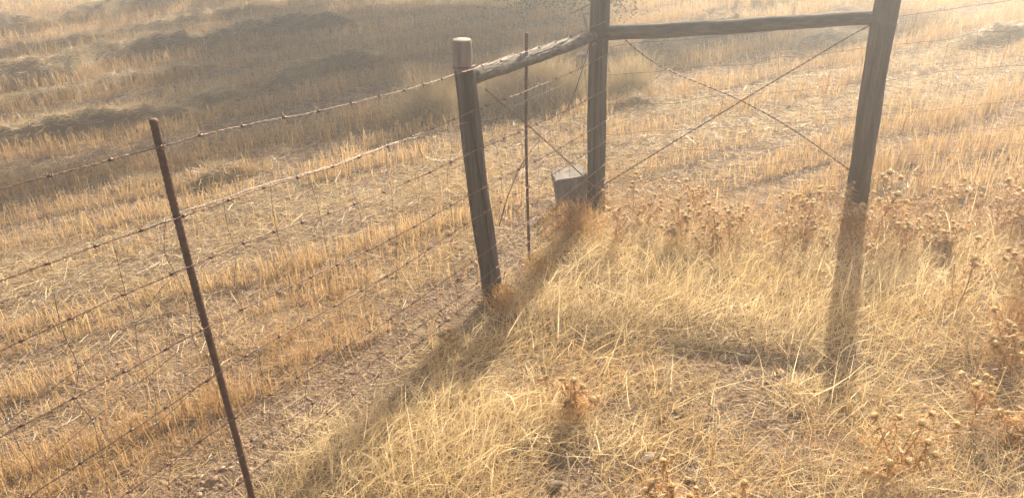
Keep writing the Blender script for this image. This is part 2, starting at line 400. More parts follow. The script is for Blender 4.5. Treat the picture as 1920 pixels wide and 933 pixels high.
T = (bf[None]+(np.arange(n)*len(bv))[:, None, None]).reshape(-1, 3)
o = from_np('pebbles', V, np.zeros((0, 4)), M_PEBBLE, T=T)
tag(o, 'small brown pebbles and clods on the bare earth', 'pebbles', kind='stuff')
print('pebbles', n)

# ------------------------------------------------------------------ straw windrows
def windrow(pp, width, height, label, seed, dens=900, lump=0.2, tall=0.0, name='straw_windrow'):
    pl = np.array([at(*p)[:2] for p in pp]); sg = np.hypot(*np.diff(pl, axis=0).T); tot = sg.sum()
    root = empty(name, G(pl[len(pl)//2]), label, 'windrow' if name == 'straw_windrow' else 'grass', 'windrows of raked straw' if name == 'straw_windrow' else None)
    c0 = np.array(root.location)
    ns = max(8, int(tot/0.05)); nw = 13
    s = np.linspace(0, tot, ns); cum = np.concatenate([[0], np.cumsum(sg)])
    cx = np.interp(s, cum, pl[:, 0]); cy = np.interp(s, cum, pl[:, 1])
    tx = np.gradient(cx); ty = np.gradient(cy); ln = np.hypot(tx, ty); tx /= ln; ty /= ln
    r = np.random.default_rng(seed)
    wv = (0.6+0.8*vnoise(s*1.0, np.full(ns, seed*3.1), 0.6, 1)); hv = (1-lump)+2*lump*vnoise(s, np.full(ns, seed*7.7), 0.7, 2)
    endf = np.clip(np.minimum(s, tot-s)/0.4, 0, 1)**0.6
    cx += 0.10*(vnoise(s, np.full(ns, seed*5.0), 0.4, 3)-0.5)*-ty; cy += 0.10*(vnoise(s, np.full(ns, seed*5.0), 0.4, 3)-0.5)*tx
    u = np.linspace(-1, 1, nw)
    U, S = np.meshgrid(u, s)
    hx = cx[:, None]-ty[:, None]*U*width*wv[:, None]*(0.3+0.7*endf[:, None]); hy = cy[:, None]+tx[:, None]*U*width*wv[:, None]*(0.3+0.7*endf[:, None])
    hz = 1.05*height*hv[:, None]*endf[:, None]*(1-np.abs(U)**2.2)*(0.55+0.5*vnoise(hx, hy, 0.11, 4)+0.45*vnoise(hx, hy, 0.035, 5))
    hz = hz-0.02*np.abs(U)**3+gz(hx, hy)
    V = np.stack([hx, hy, hz], -1)-c0; I = np.arange(ns*nw).reshape(ns, nw)
    Qd = np.stack([I[:-1, :-1], I[1:, :-1], I[1:, 1:], I[:-1, 1:]], -1)
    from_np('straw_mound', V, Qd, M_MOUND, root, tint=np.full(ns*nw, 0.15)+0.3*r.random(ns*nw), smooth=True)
    n = int(2.6*dens*tot*width*2)
    fi = r.random(n)*(ns-1); fj = np.clip(0.5+r.normal(0, 0.30, n), 0.0, 1)*(nw-1)
    i = fi.astype(int); j = np.minimum(fj.astype(int), nw-2); a = (fi-i)[:, None]; b = (fj-j)[:, None]
    i = np.minimum(i, ns-2)
    Vg = V.reshape(ns, nw, 3)
    P = (Vg[i, j]*(1-a)+Vg[i+1, j]*a)*(1-b)+(Vg[i, j+1]*(1-a)+Vg[i+1, j+1]*a)*b
    dd = np.hypot(P[:, 0]+c0[0], P[:, 1]+c0[1])
    lean = r.normal(1.30, 0.30, n) if tall == 0 else np.abs(r.normal(0.45, 0.3, n))
    Ln = np.minimum(r.gamma(2.2, 0.022, n)+0.015, 0.13) if tall == 0 else r.uniform(0.4, 1.0, n)*tall
    tint = np.clip(r.normal(0.6, 0.27, n), 0, 1)
    ii = np.minimum((fi+0.5).astype(int), ns-1); azr = np.arctan2(ty[ii], tx[ii])+np.where(r.random(n) < 0.5, 0, np.pi)+r.normal(0, 0.75, n)
    V2, Q2, t2 = ribbons(P, azr, lean, lean+r.normal(0.15, 0.3, n), Ln, r.uniform(0.0012, 0.0029, n)*wscale(dd), 2, tint, taper=0.5)
    q = from_np('loose_straw', V2, Q2, M_WINDROW, root, tint=t2); q['kind'] = 'stuff'
    return root
windrow([(-140, 302), (0, 276), (100, 257), (200, 241), (290, 229), (380, 212)], 0.12, 0.13, 'low straw windrow running up to the top of the rusty steel post', 1, 3600)
windrow([(-140, 196), (0, 164), (60, 155), (110, 146), (170, 129), (240, 113), (290, 104), (400, 92), (480, 72), (560, 58), (670, 46)], 0.18, 0.17, 'longest and highest straw windrow, with a sunlit pale crest', 3, 2800)
windrow([(-140, 222), (0, 200), (120, 180), (240, 156), (340, 138), (420, 122)], 0.09, 0.07, 'thin low straw windrow between the longest one and the one at the steel post', 2, 2600)
windrow([(-120, 132), (0, 110), (150, 86), (300, 56), (420, 34), (520, 14)], 0.11, 0.09, 'thin far straw windrow just behind the longest one', 14, 2400)
windrow([(-100, 80), (0, 65), (50, 57), (112, 52)], 0.18, 0.18, 'short clump of raked straw in the far left corner of the field', 4, 2400)
windrow([(106, 50), (190, 34), (260, 20), (320, 7), (400, -20)], 0.18, 0.19, 'farthest straw windrow, broken and lumpy, in the top left of the field', 5, 2400)
windrow([(335, 212), (380, 196), (415, 184), (470, 178)], 0.13, 0.13, 'lumpy heap of straw in the shade behind the rusty steel post', 6, 2200, 0.8)
windrow([(480, 172), (540, 150), (640, 130), (740, 112)], 0.13, 0.11, 'shaded straw windrow behind the post with a bared top', 7, 1900)
windrow([(225, 352), (270, 345), (320, 342)], 0.11, 0.10, 'small straw clump just beside the rusty steel post', 8, 3200, 0.8)
windrow([(350, 356), (390, 350), (440, 334), (478, 328)], 0.13, 0.09, 'small sunlit straw clump right of the rusty steel post', 9, 3200, 0.9)
windrow([(1190, 128), (1240, 108), (1290, 88), (1360, 74), (1450, 62)], 0.24, 0.16, 'hazy straw windrow under the long rail of the fence', 10, 1600)
windrow([(1140, 206), (1190, 196), (1250, 188)], 0.16, 0.10, 'low straw heap just right of the corner post', 11, 2200)
windrow([(1470, 90), (1560, 78), (1640, 68)], 0.18, 0.10, 'pale flattened straw windrow seen beside the leaning right post', 12, 1800)
windrow([(1770, 98), (1830, 86), (1930, 70), (2100, 45)], 0.17, 0.11, 'bleached straw windrow right of the right hand post', 13, 2000)
for i, (pp, lab) in enumerate([([(755, 238), (800, 226), (850, 212)], 'tall bleached grass clump left of the post with a bared top'),
                               ([(905, 222), (960, 205), (1030, 190), (1095, 186)], 'wide tall clump of dead grass under the peeling pole'),
                               ([(1140, 180), (1175, 176), (1215, 168)], 'round tall grass clump right of the corner post')]):
    windrow(pp, 0.24, 0.16, lab, 20+i, 2600, 0.4, 0.30, 'grass_clump')

# ------------------------------------------------------------------ posts
def post(name, base, top, r0, r1, m, label, cat, seed, topz=None, bend=None, group=None):
    root = empty(name, base, label, cat, group); r = random.Random(seed)
    b = Vector(base); t = Vector(top)
    n = 56; k = 40; V = []; Qd = []
    ph = [r.uniform(0, 6.28) for _ in range(4)]
    def sec(f):
        c = (t-b)*f+Vector((0.003*math.sin(3.1*f*2+ph[0]), 0.003*math.sin(2.3*f*2+ph[1]), 0))
        if bend: c += Vector(bend)*math.sin(math.pi*f)
        return c
    for i in range(k):
        f = -0.06+1.06*i/(k-1); c = sec(f); rr = r0+(r1-r0)*max(f, 0)
        for j in range(n):
            a = 2*math.pi*j/n
            q = rr*(1+0.05*math.sin(2*a+ph[2]+f*1.2)+0.03*math.sin(3*a+ph[3]-f*2)+0.02*math.sin(5*a+f*9)+0.016*math.sin(13*a+ph[1]+2*math.sin(f*3))+0.012*math.sin(21*a+ph[0]-3*f)+r.uniform(-0.006, 0.006)+0.03*math.sin(f*17+ph[0]))
            if i == k-1: q *= 0.985
            V.append((c.x+q*math.cos(a), c.y+q*math.sin(a), c.z))
    for i in range(k-1):
        for j in range(n):
            Qd.append((i*n+j, i*n+(j+1) % n, (i+1)*n+(j+1) % n, (i+1)*n+j))
    c = sec(1.0); T = []
    ring = []
    for j in range(n):
        a = 2*math.pi*j/n; V.append((c.x+r1*0.8*math.cos(a), c.y+r1*0.8*math.sin(a), c.z+0.006+r.uniform(-0.002, 0.002)))
    V.append((c.x, c.y, c.z+0.004)); ce = len(V)-1
    for j in range(n):
        Qd.append(((k-1)*n+j, (k-1)*n+(j+1) % n, k*n+(j+1) % n, k*n+j)); T.append((k*n+j, k*n+(j+1) % n, ce))
    o = from_np('post_shaft', V, Qd, m, root, smooth=True, T=T)
    return root, sec
def lean_top(px, py, base):                      # top of a post, same depth as its foot
    r = ray(px, py); return C0+r*((base[1]-0)/r[1])
lpt = lean_top(868, 128, LP)
root, lsec = post('wooden_post', (LP[0], LP[1], 0), tuple(lpt), 0.0405, 0.0385, M_WOOD, 'short leaning wooden post with a bared reddish top and a long crack', 'fence post', 3)
# bared top piece, thinner than the shaft
topb = Vector(lean_top(866, 74, LP)); g = Geo()
bs = Vector(lpt)
for_pts = [bs+(topb-bs)*f for f in (-0.06, 0.02, 0.4, 0.8, 0.97, 1.0)]
g.tube(for_pts, [0.034, 0.0355, 0.035, 0.0345, 0.0335, 0.031], 14); q = g.build('bared_top', M_WOODTOP, root, True); q.location = -Vector((LP[0], LP[1], 0))
def crack(root, base, sec, rad, f0, f1, a0, wd, seed):
    r = random.Random(seed); g = Geo(); pts = []; wds = []
    for i in range(24):
        f = f0+(f1-f0)*i/23; c = sec(f); a = math.atan2(-base[1], -base[0])+a0+0.05*math.sin(f*11+seed)+r.uniform(-0.03, 0.03)
        pts.append(Vector((c.x+rad*math.cos(a), c.y+rad*math.sin(a), c.z))); wds.append(0.0005+wd*math.sin(math.pi*i/23)**0.7*(0.6+0.7*r.random()))
    g.tube(pts, wds, 5); g.build('crack', M_CRACK, root)
# long drying crack down the side that faces the camera
g = Geo(); pts = []; wds = []
rr = random.Random(5)
for i in range(26):
    f = 0.14+0.72*i/25; c = lsec(f); a = math.atan2(-LP[1], -LP[0])+0.10+0.45*(1-f)-0.1*math.sin(f*9)+rr.uniform(-0.03, 0.03)
    R_ = 0.0415*(1+0.02*math.sin(f*17)); pts.append(Vector((c.x+R_*math.cos(a), c.y+R_*math.sin(a), c.z))); wds.append(0.0006+0.0026*math.sin(math.pi*i/25)**0.7*(0.7+0.6*rr.random()))
g.tube(pts, wds, 5); g.build('crack', M_CRACK, root)
root, csec = post('wooden_post', (CP[0], CP[1], 0), (CP[0]+0.012, CP[1], 1.24), 0.044, 0.0415, M_WOOD, 'upright corner post where both rails meet, beside the grey block', 'fence post', 8)
crack(root, CP, csec, 0.0435, 0.12, 0.62, -0.25, 0.0014, 2); crack(root, CP, csec, 0.0435, 0.5, 0.95, 0.35, 0.0010, 4)
g = Geo(); g.tube([Vector((-0.018, -0.038, 0.845)), Vector((-0.022, -0.052, 0.848))], [0.010, 0.006], 7); g.build('broken_splinter', M_WOODTOP, root)
root, rsec = post('wooden_post', (RP[0], RP[1], 0), tuple(lean_top(1673, -38, RP)), 0.050, 0.053, M_WOOD, 'thick wooden post on the right casting the long shadow in the grass', 'fence post', 15, bend=(-0.008, 0, 0))
crack(root, RP, rsec, 0.052, 0.25, 0.75, 0.3, 0.0018, 6); crack(root, RP, rsec, 0.0525, 0.55, 0.98, -0.35, 0.0014, 7)
def rebar(name, base, top, rad, label, seed):
    root = empty(name, base, label, 'fence post'); b = Vector(base); t = Vector(top); g = Geo(); n = int((t-b).length/0.007)
    pts = []; rads = []
    for i in range(n):
        f = -0.08+1.08*i/(n-1); p = (t-b)*f; p.x += 0.004*math.sin(f*5+seed); pts.append(p); rads.append(rad*(1.0 if i % 2 else 1.17))
    g.tube(pts, rads, 10); g.build('steel_bar', M_RUST, root, False)
    return root
rebar('steel_post', (REB[0], REB[1], 0), tuple(lean_top(288, 223, REB)), 0.0088, 'ribbed rusty steel fence post at the left, bare and thin', 1)
rebar('steel_post', (RE2[0], RE2[1], 0), tuple(lean_top(986, 62, RE2)), 0.0058, 'slim steel post standing under the peeling pole, between two wooden posts', 2)
# old dark post out in the field behind the corner post
ob = at(1093, 176)
post('wooden_post', (ob[0], ob[1], 0), tuple(lean_top(1089, 102, ob)), 0.042, 0.038, M_BARK, 'old dark stub of a post out in the grass, half hidden by the corner post', 'fence post', 21)

# rails
def pole(name, a, b, r0, r1, m, label, seed, topstrip=False):
    A = Vector(a); B = Vector(b); root = empty(name, A, label, 'fence rail'); r = random.Random(seed); n = 16; k = 40
    ax = (B-A).normalized(); u = Vector((0, 0, 1)); u = (u-ax*u.dot(ax)).normalized(); v = ax.cross(u); V = []; Qd = []; T = []
    ph = [r.uniform(0, 6.28) for _ in range(3)]
    for i in range(k):
        f = i/(k-1); c = (B-A)*f+u*0.003*math.sin(f*5+ph[0])+v*0.004*math.sin(f*4+ph[1])
        for j in range(n):
            aa = 2*math.pi*j/n; q = (r0+(r1-r0)*f)*(1+0.06*math.sin(2*aa+ph[2]+f*3)+0.04*math.sin(f*23+aa)+r.uniform(-0.03, 0.03))
            p = c+(u*math.cos(aa)+v*math.sin(aa))*q; V.append(tuple(p))
    for i in range(k-1):
        for j in range(n): Qd.append((i*n+j, (i+1)*n+j, (i+1)*n+(j+1) % n, i*n+(j+1) % n))
    for e in (0, k-1):
        V.append(tuple((B-A)*(e/(k-1)))); ce = len(V)-1
        for j in range(n): T.append((e*n+j, e*n+(j+1) % n, ce))
    from_np('rail_shaft', V, Qd, m, root, smooth=True, T=T)
    if topstrip:                                  # torn bark along the top, coloured paler for the sunlight on it
        g = Geo()
        for _ in range(420):
            f = r.uniform(0.0, 0.70); aa = r.gauss(0, 0.55); rr_ = (r0+(r1-r0)*f)*1.05
            p = (B-A)*f+(u*math.cos(aa)+v*math.sin(aa))*rr_; ln = r.uniform(0.02, 0.07)
            dr = (ax+u*r.uniform(-0.05, 0.16)+v*r.uniform(-0.15, 0.15)).normalized()
            g.ribbon([p, p+dr*ln*0.5, p+dr*ln], r.uniform(0.003, 0.009), v, r.random(), 0.4)
        g.build('torn_bark', M_BARKSTRIP, root)
    return root
M_BARKSTRIP = straw_mat('bark_strip', (0.16, 0.13, 0.10), (0.38, 0.34, 0.28), 0.1, 0.7, 0.3)
tocp = Vector(CP-LP).normalized()
ra = Vector((LP[0], LP[1], 0))+tocp*0.030; rb = Vector((CP[0], CP[1], 0))-tocp*0.030
lt = lsec(0.9); ra += Vector((lt.x*0.9, 0, zat(895, 149, LP))); rb.z = zat(1112, 66, CP)
pole('peeling_pole', ra, rb, 0.026, 0.025, M_BARK, 'short bark covered pole with a pale torn top, between two wooden posts', 4, True)
tor = Vector(RP-CP).normalized()
ra = Vector((CP[0], CP[1], 0))+tor*0.038; rb = Vector((RP[0], RP[1], 0))-tor*0.046; ra.z = zat(1140, 62, CP); rb.z = zat(1648, 33, RP); rb.x += rsec(0.85).x
pole('smooth_rail', ra, rb, 0.033, 0.029, M_RAIL, 'long straight wooden rail from the corner post to the thick right post', 9)

# ------------------------------------------------------------------ grey block beside the corner post
bp = at(1073, 400); g = Geo(); root = empty('grey_block', (bp[0], bp[1]+0.06, 0), 'grey weathered block with a pale chipped top, tilted beside the corner post', 'block')
bm = bmesh.new(); bmesh.ops.create_cube(bm, size=1.0); bmesh.ops.subdivide_edges(bm, edges=bm.edges[:], cuts=5, use_grid_fill=True)
for v in bm.verts:
    f = v.co.z+0.5; wx = 0.122+0.042*f; v.co.x = v.co.x*wx-0.008*f; v.co.y *= 0.13+0.01*f; v.co.z = f*0.235-0.03+0.05*v.co.x*f
    v.co += Vector((random.uniform(-1, 1), random.uniform(-1, 1), random.uniform(-1, 1)))*0.0012
bmesh.ops.bevel(bm, geom=[e for e in bm.edges if e.calc_face_angle(0) > 1.0], offset=0.005, segments=2, affect='EDGES')
me = bpy.data.meshes.new('block_body'); bm.to_mesh(me); bm.free(); me.materials.append(M_BLOCK); bo = bpy.data.objects.new('block_body', me); COL.objects.link(bo); bo.parent = root
root.rotation_euler = (math.radians(3), math.radians(-2), math.radians(6))

# ------------------------------------------------------------------ wires
def smooth_path(ctrl, step=0.006, wob=0.0, seed=0):
    ctrl = [Vector(c) for c in ctrl]; out = []; r = random.Random(seed); ph = [r.uniform(0, 6.28) for _ in range(4)]
    for i in range(len(ctrl)-1):
        p0 = ctrl[max(i-1, 0)]; p1 = ctrl[i]; p2 = ctrl[i+1]; p3 = ctrl[min(i+2, len(ctrl)-1)]; n = max(2, int((p2-p1).length/step))
        for k in range(n):
            t = k/n
            out.append(0.5*((2*p1)+(p2-p0)*t+(2*p0-5*p1+4*p2-p3)*t*t+(3*p1-p0-3*p2+p3)*t**3))
    out.append(ctrl[-1]); s = 0; res = []
    for i, p in enumerate(out):
        if i: s += (out[i]-out[i-1]).length
        q = p.copy()
        if wob: q.z += wob*(math.sin(s*31+ph[0])*0.5+math.sin(s*13+ph[1])+0.4*math.sin(s*67+ph[2])); q.y += 0.6*wob*math.sin(s*19+ph[3])
        res.append(q)
    return res
def helix(path, off, pitch, phase):
    out = []; s = 0
    for i, p in enumerate(path):
        if i: s += (path[i]-path[i-1]).length
        t = (path[min(i+1, len(path)-1)]-path[max(i-1, 0)]).normalized(); u = t.cross(Vector((0, 0, 1))).normalized(); v = u.cross(t)
        a = 2*math.pi*s/pitch+phase; out.append(p+(u*math.cos(a)+v*math.sin(a))*off)
    return out
def barb_mesh():
    me_g = Geo()
    for sx, a in ((-0.003, 0.6), (0.003, 2.2)):
        dz = Vector((0, math.cos(a), math.sin(a)))
        me_g.tube([Vector((sx, 0, 0))+dz*0.015+Vector((sx*1.5, 0, 0)), Vector((sx, 0, 0))+dz*0.003, Vector((sx, 0, 0))-dz*0.003, Vector((sx, 0, 0))-dz*0.015-Vector((sx*1.5, 0, 0))], [0.0004, 0.0010, 0.0010, 0.0004], 4)
    me_g.tube([Vector((-0.0055, 0, 0)), Vector((0.0055, 0, 0))], 0.0034, 6)
    return me_g
_bo = barb_mesh().build('barb', M_RUSTWIRE); BARB = _bo.data; bpy.data.objects.remove(_bo)
def barbed(ctrl, label, seed, spacing=0.115, rad=0.00085):
    r = random.Random(seed); path = smooth_path(ctrl, 0.006, 0.0012, seed); root = empty('barbed_wire', path[0], label, 'barbed wire', 'strands of barbed wire on the left fence')
    o0 = path[0]; loc = [p-o0 for p in path]
    g = Geo(); g.tube(helix(loc, 0.0012, 0.045, 0), rad, 5); g.tube(helix(loc, 0.0012, 0.045, math.pi), rad, 5); g.build('twisted_strands', M_RUSTWIRE, root)
    s = 0; nxt = r.uniform(0.02, spacing)
    for i in range(1, len(loc)):
        s += (loc[i]-loc[i-1]).length
        if s >= nxt:
            nxt += spacing*r.uniform(0.85, 1.15); b = bpy.data.objects.new('barb', BARB); COL.objects.link(b); b.parent = root; b.location = loc[i]
            t = (loc[i]-loc[i-1]).normalized(); b.rotation_euler = (t.to_track_quat('X', 'Z') @ Matrix.Rotation(r.uniform(0, 3.14), 3, 'X').to_quaternion()).to_euler()
    return root
def left_end(px, py):                             # a strand's height beyond the steel post, carried to the unseen post
    p = on_plane(px, py, REB, LP); return p
def along(P1, P2):                                # carry the line P1->P2 on to the unseen left post
    P1 = np.array(P1); P2 = np.array(P2); t = np.dot((FAR_L-P1)[:2], (P2-P1)[:2])/np.dot((P2-P1)[:2], (P2-P1)[:2]); return P1+(P2-P1)*t
off = Vector((fdir[1], -fdir[0], 0))*0.013        # wires run on the near face of the steel post
STR = [((295, 272), (855, 128), (0, 355), 1105, 38, 'topmost barbed strand, tied to the bared top of the short post'),
       ((338, 403), (857, 203), (0, 522), 1104, 102, 'second barbed strand from the top, just above a sagging smooth wire'),
       ((354, 494), (866, 275), (0, 654), 1102, 166, 'third barbed strand from the top'),
       ((387, 609), (883, 345), (0, 815), 1100, 224, 'fourth barbed strand from the top'),
       ((410, 694), (892, 388), (108, 891), 1098, 262, 'fifth barbed strand, fourth from the ground'),
       ((430, 783), (896, 456), (216, 932), 1097, 305, 'third barbed strand from the ground'),
       ((446, 850), (905, 495), None, 1096, 330, 'second barbed strand from the ground'),
       ((455, 890), (910, 515), None, 1096, 348, 'lowest barbed strand, close over the bare earth')]
for i, (pr, plp, pe, cx, cy, lab) in enumerate(STR):
    a = np.array([REB[0], REB[1], zat(*pr, REB)]); b = np.array([LP[0], LP[1], zat(*plp, LP)]); c = np.array([CP[0], CP[1], zat(cx, cy, CP)])
    e = along(a, left_end(*pe)) if pe else along(b, a)
    vo = np.array(off); n_ = np.array([fdir[1], -fdir[0], 0])
    mid1 = (a+b)/2-np.array([0, 0, 0.008]); lean = np.array([lsec(b[2]/1.0).x if False else 0, 0, 0])
    bl = b+n_*0.046; bl[0] += lsec(min(b[2]/lpt[2], 1)).x
    barbed([e+n_*0.013, a+n_*0.013, mid1+n_*0.028, bl, (b+c)/2+n_*0.05, c+n_*0.05], lab+' on the left fence', 30+i)

def wire_run(g, ctrl, rad, wob=0.0, seed=0, n=5): g.tube(smooth_path(ctrl, 0.012, wob, seed), rad, n)
# woven wire mesh of the left fence, sagging on the field side of the posts
nf = np.array([-fdir[1], fdir[0], 0])
def lpt_at(s, z, o_=0.02):                        # s metres along the fence from the steel post
    p = REB+fdir*s; return np.array([p[0], p[1], z])+nf*o_
LS = np.linalg.norm(LP-REB); CS = LS+np.linalg.norm(CP-LP)
fp = lambda s, z, o_=0.02: (lpt_at(s, z, o_) if s <= LS else np.array([*(LP+(CP-LP)*((s-LS)/(CS-LS)))[:2], z])+nf*o_)
mesh_root = empty('wire_mesh', (REB[0], REB[1], 0), 'sagging woven wire mesh on the field side of the barbed strands', 'wire mesh')
mo = np.array(mesh_root.location)
zz = [0.905, 0.735, 0.575, 0.43, 0.30, 0.19, 0.09]
rr = random.Random(77); node = {}
SS = [-1.25+0.155*i for i in range(26)]; SS = [s for s in SS if s < CS-0.03]
for hi, z in enumerate(zz):
    for si, s in enumerate(SS):
        f = (s)/LS; sag = 0.0
        if s < 0: sag = -(0.055+0.02*math.sin(hi*1.7))*math.sin(min(-s/1.25, 1)*math.pi)-0.06*min(-s, 1)*(hi < 3)
        zl = z*(1-0.145*f) if f > 0 else z
        if s > LS: zl = z*0.855-(0.06+0.03*hi*0.2)*(s-LS)/(CS-LS)
        node[hi, si] = fp(s+rr.gauss(0, 0.008)+0.012*math.sin(hi*1.3+si), zl+sag+rr.gauss(0, 0.006)*(1 if s > 0 else 1.6), 0.03 if s < LS else 0.0)-mo
for hi in range(len(zz)):
    g = Geo(); wire_run(g, [node[hi, i] for i in range(len(SS))], 0.0010 if hi < 1 else 0.0008, 0.0022, hi); g.build('horizontal_wire', M_ZINC if hi < 1 else M_RUSTWIRE, mesh_root)
for si in range(len(SS)):
    g = Geo(); ctrl = []
    for hi in range(len(zz)):
        ctrl.append(node[hi, si])
        if hi < len(zz)-1: m_ = (node[hi, si]+node[hi+1, si])/2; ctrl.append(m_+np.array([fdir[0], fdir[1], 0])*rr.gauss(0, 0.014)+nf*rr.gauss(0, 0.006))
    ctrl.append(node[len(zz)-1, si]+np.array([rr.gauss(0, 0.01), 0, -0.06]))
    wire_run(g, ctrl, 0.0007, 0.0, si); g.build('stay_wire', M_RUSTWIRE, mesh_root)
g = Geo(); g.tube([Vector((0.006*math.cos(a), 0.003*math.sin(a*2), 0.006*math.sin(a))) for a in np.linspace(0, 9.4, 14)], 0.0011, 4); kn = g.build('knot', M_ZINC, mesh_root); KN = kn.data
first = True
for si, s in enumerate(SS):
    for hi in range(1, 5):
        if s < LS and (si+hi) % 2 == 0 and s < 0.2:
            if first: k_ = kn; first = False
            else: k_ = bpy.data.objects.new('knot', KN); COL.objects.link(k_); k_.parent = mesh_root
            k_.location = node[hi, si]; k_.rotation_euler = (rr.random(), rr.random(), rr.random()*3)

# mesh of the right hand fence
root = empty('wire_mesh', (CP[0], CP[1], 0), 'thin wire netting of the right hand fence, behind the thistles', 'wire mesh'); mo = np.array(root.location)
nb = np.array([-rdir[1], rdir[0], 0]); RL = np.linalg.norm(RP-CP); TL = np.linalg.norm(FAR_R-CP)
lines = []
for yc, yr, yr2, ye in [(92, 36, 29, 3), (148, 93, 80, 58), (205, 158, 151, 126), (257, 222, 219, 197), (298, 268, 264, 244), (326, 304, 299, 281), (350, 335, 332, 315)]:
    z0 = zat(1136, yc, CP); z1 = zat(1600+(400-yr)*0.18, yr, RP); e = on_plane(1920, ye, CP, RP); se = np.dot(e-CP, rdir); z2 = z1+(e[2]-z1)*(TL-RL)/(se-RL)
    lines.append((z0, z1, z2))
def rz(k, s):
    z0, z1, z2 = lines[k]; return z0+(z1-z0)*s/RL if s < RL else z1+(z2-z1)*(s-RL)/(TL-RL)
def rp_(s, z): return CP+rdir*s+nb*(0.046)+np.array([0, 0, z])-mo
S2 = [0.02+0.115*i for i in range(24) if 0.02+0.115*i < TL]
nod = {(k, i): rp_(s+rr.gauss(0, 0.007), rz(k, s)+rr.gauss(0, 0.004)-0.01*math.sin(math.pi*min(s/RL, 1))) for k in range(7) for i, s in enumerate(S2)}
for k in range(7):
    g = Geo(); wire_run(g, [nod[k, i] for i in range(len(S2))], 0.0011, 0.0012, k+40); g.build('horizontal_wire', M_RUSTWIRE, root)
for i, s in enumerate(S2):
    g = Geo(); ctrl = []
    for k in range(1, 7):
        ctrl.append(nod[k, i])
        if k < 6: ctrl.append((nod[k, i]+nod[k+1, i])/2+rdir*rr.gauss(0, 0.010))
    ctrl.append(nod[6, i]+np.array([0, 0, -0.09])); wire_run(g, ctrl, 0.0006, 0.0, i+60); g.build('stay_wire', M_RUSTWIRE, root)

# brace wires
def brace(ctrl, label, rad=0.0017, twist=True, seed=0):
    path = smooth_path(ctrl, 0.008, 0.0006, seed); root = path[0]; g = Geo(); loc = [p-root for p in path]
    if twist: g.tube(helix(loc, rad*0.9, 0.05, 0), rad, 5); g.tube(helix(loc, rad*0.9, 0.05, math.pi), rad, 5)
    else: g.tube(loc, rad, 6)
    o = g.build('brace_wire', M_RUSTWIRE); o.location = root; return tag(o, label, 'wire')
lpx = lambda px, py, o_=0.03: on_plane(px, py, LP, CP)+np.array([fdir[1], -fdir[0], 0])*o_
brace([lpx(897, 165), lpx(1000, 252), lpx(1104, 348)], 'straight brace wire from below the peeling pole down to the foot of the corner post', seed=1)
brace([lpx(1104, 72, 0.01), lpx(1092, 130, 0), lpx(1062, 205, 0), lpx(990, 290, 0), lpx(955, 360, 0), lpx(936, 425, 0)], 'bowed brace wire rising to the upper corner post, beside the slim steel post', 0.0021, False, 2)
rpx = lambda px, py, o_=0.0: on_plane(px, py, CP, RP)+np.array([rdir[1], -rdir[0], 0])*o_
brace([rpx(1133, 342, 0.03), rpx(1390, 188, 0.01), rpx(1572, 78, 0.02), rpx(1648, 34, 0.03)], 'brace wire rising from the corner post foot to the right end of the long rail', 0.0019, True, 3)
brace([rpx(1172, 72, 0.03), rpx(1240, 125), rpx(1390, 190, -0.006), rpx(1480, 239), rpx(1545, 284), rpx(1590, 314, 0.03)], 'brace wire falling from the left end of the long rail to the right post foot', 0.0019, True, 4)
# tie wire wound round the bared top
g = Geo(); c = lsec(1.0); tie0 = Vector((LP[0]+c.x, LP[1]+c.y, c.z+0.008))
g.tube([Vector((0.0405*math.cos(a), 0.0405*math.sin(a), 0.003*math.sin(a*1.3))) for a in np.linspace(0, 12.6, 50)], 0.0015, 5)
o = g.build('tie_wire', M_RUSTWIRE); o.location = tie0; tag(o, 'tie wire wound round the post below its bared top', 'wire')

for bx, by, zc, rad_, lab in [(CP[0], CP[1], zat(1116, 345, CP), 0.0475, 'brace wire wound round the foot of the corner post'), (CP[0], CP[1], zat(1118, 76, CP), 0.046, 'brace wire wound round the corner post below the rails'),
                              (RP[0]+rsec(0.85).x, RP[1]+rsec(0.85).y, zat(1652, 42, RP), 0.0565, 'brace wire wound round the thick right post below the rail')]:
    g = Geo(); g.tube([Vector((rad_*math.cos(a), rad_*math.sin(a), 0.004*math.sin(a*0.7)+0.0006*a)) for a in np.linspace(0, 18.8, 70)], 0.0016, 5)
    o = g.build('tie_wire', M_RUSTWIRE); o.location = (bx, by, zc); tag(o, lab, 'wire')

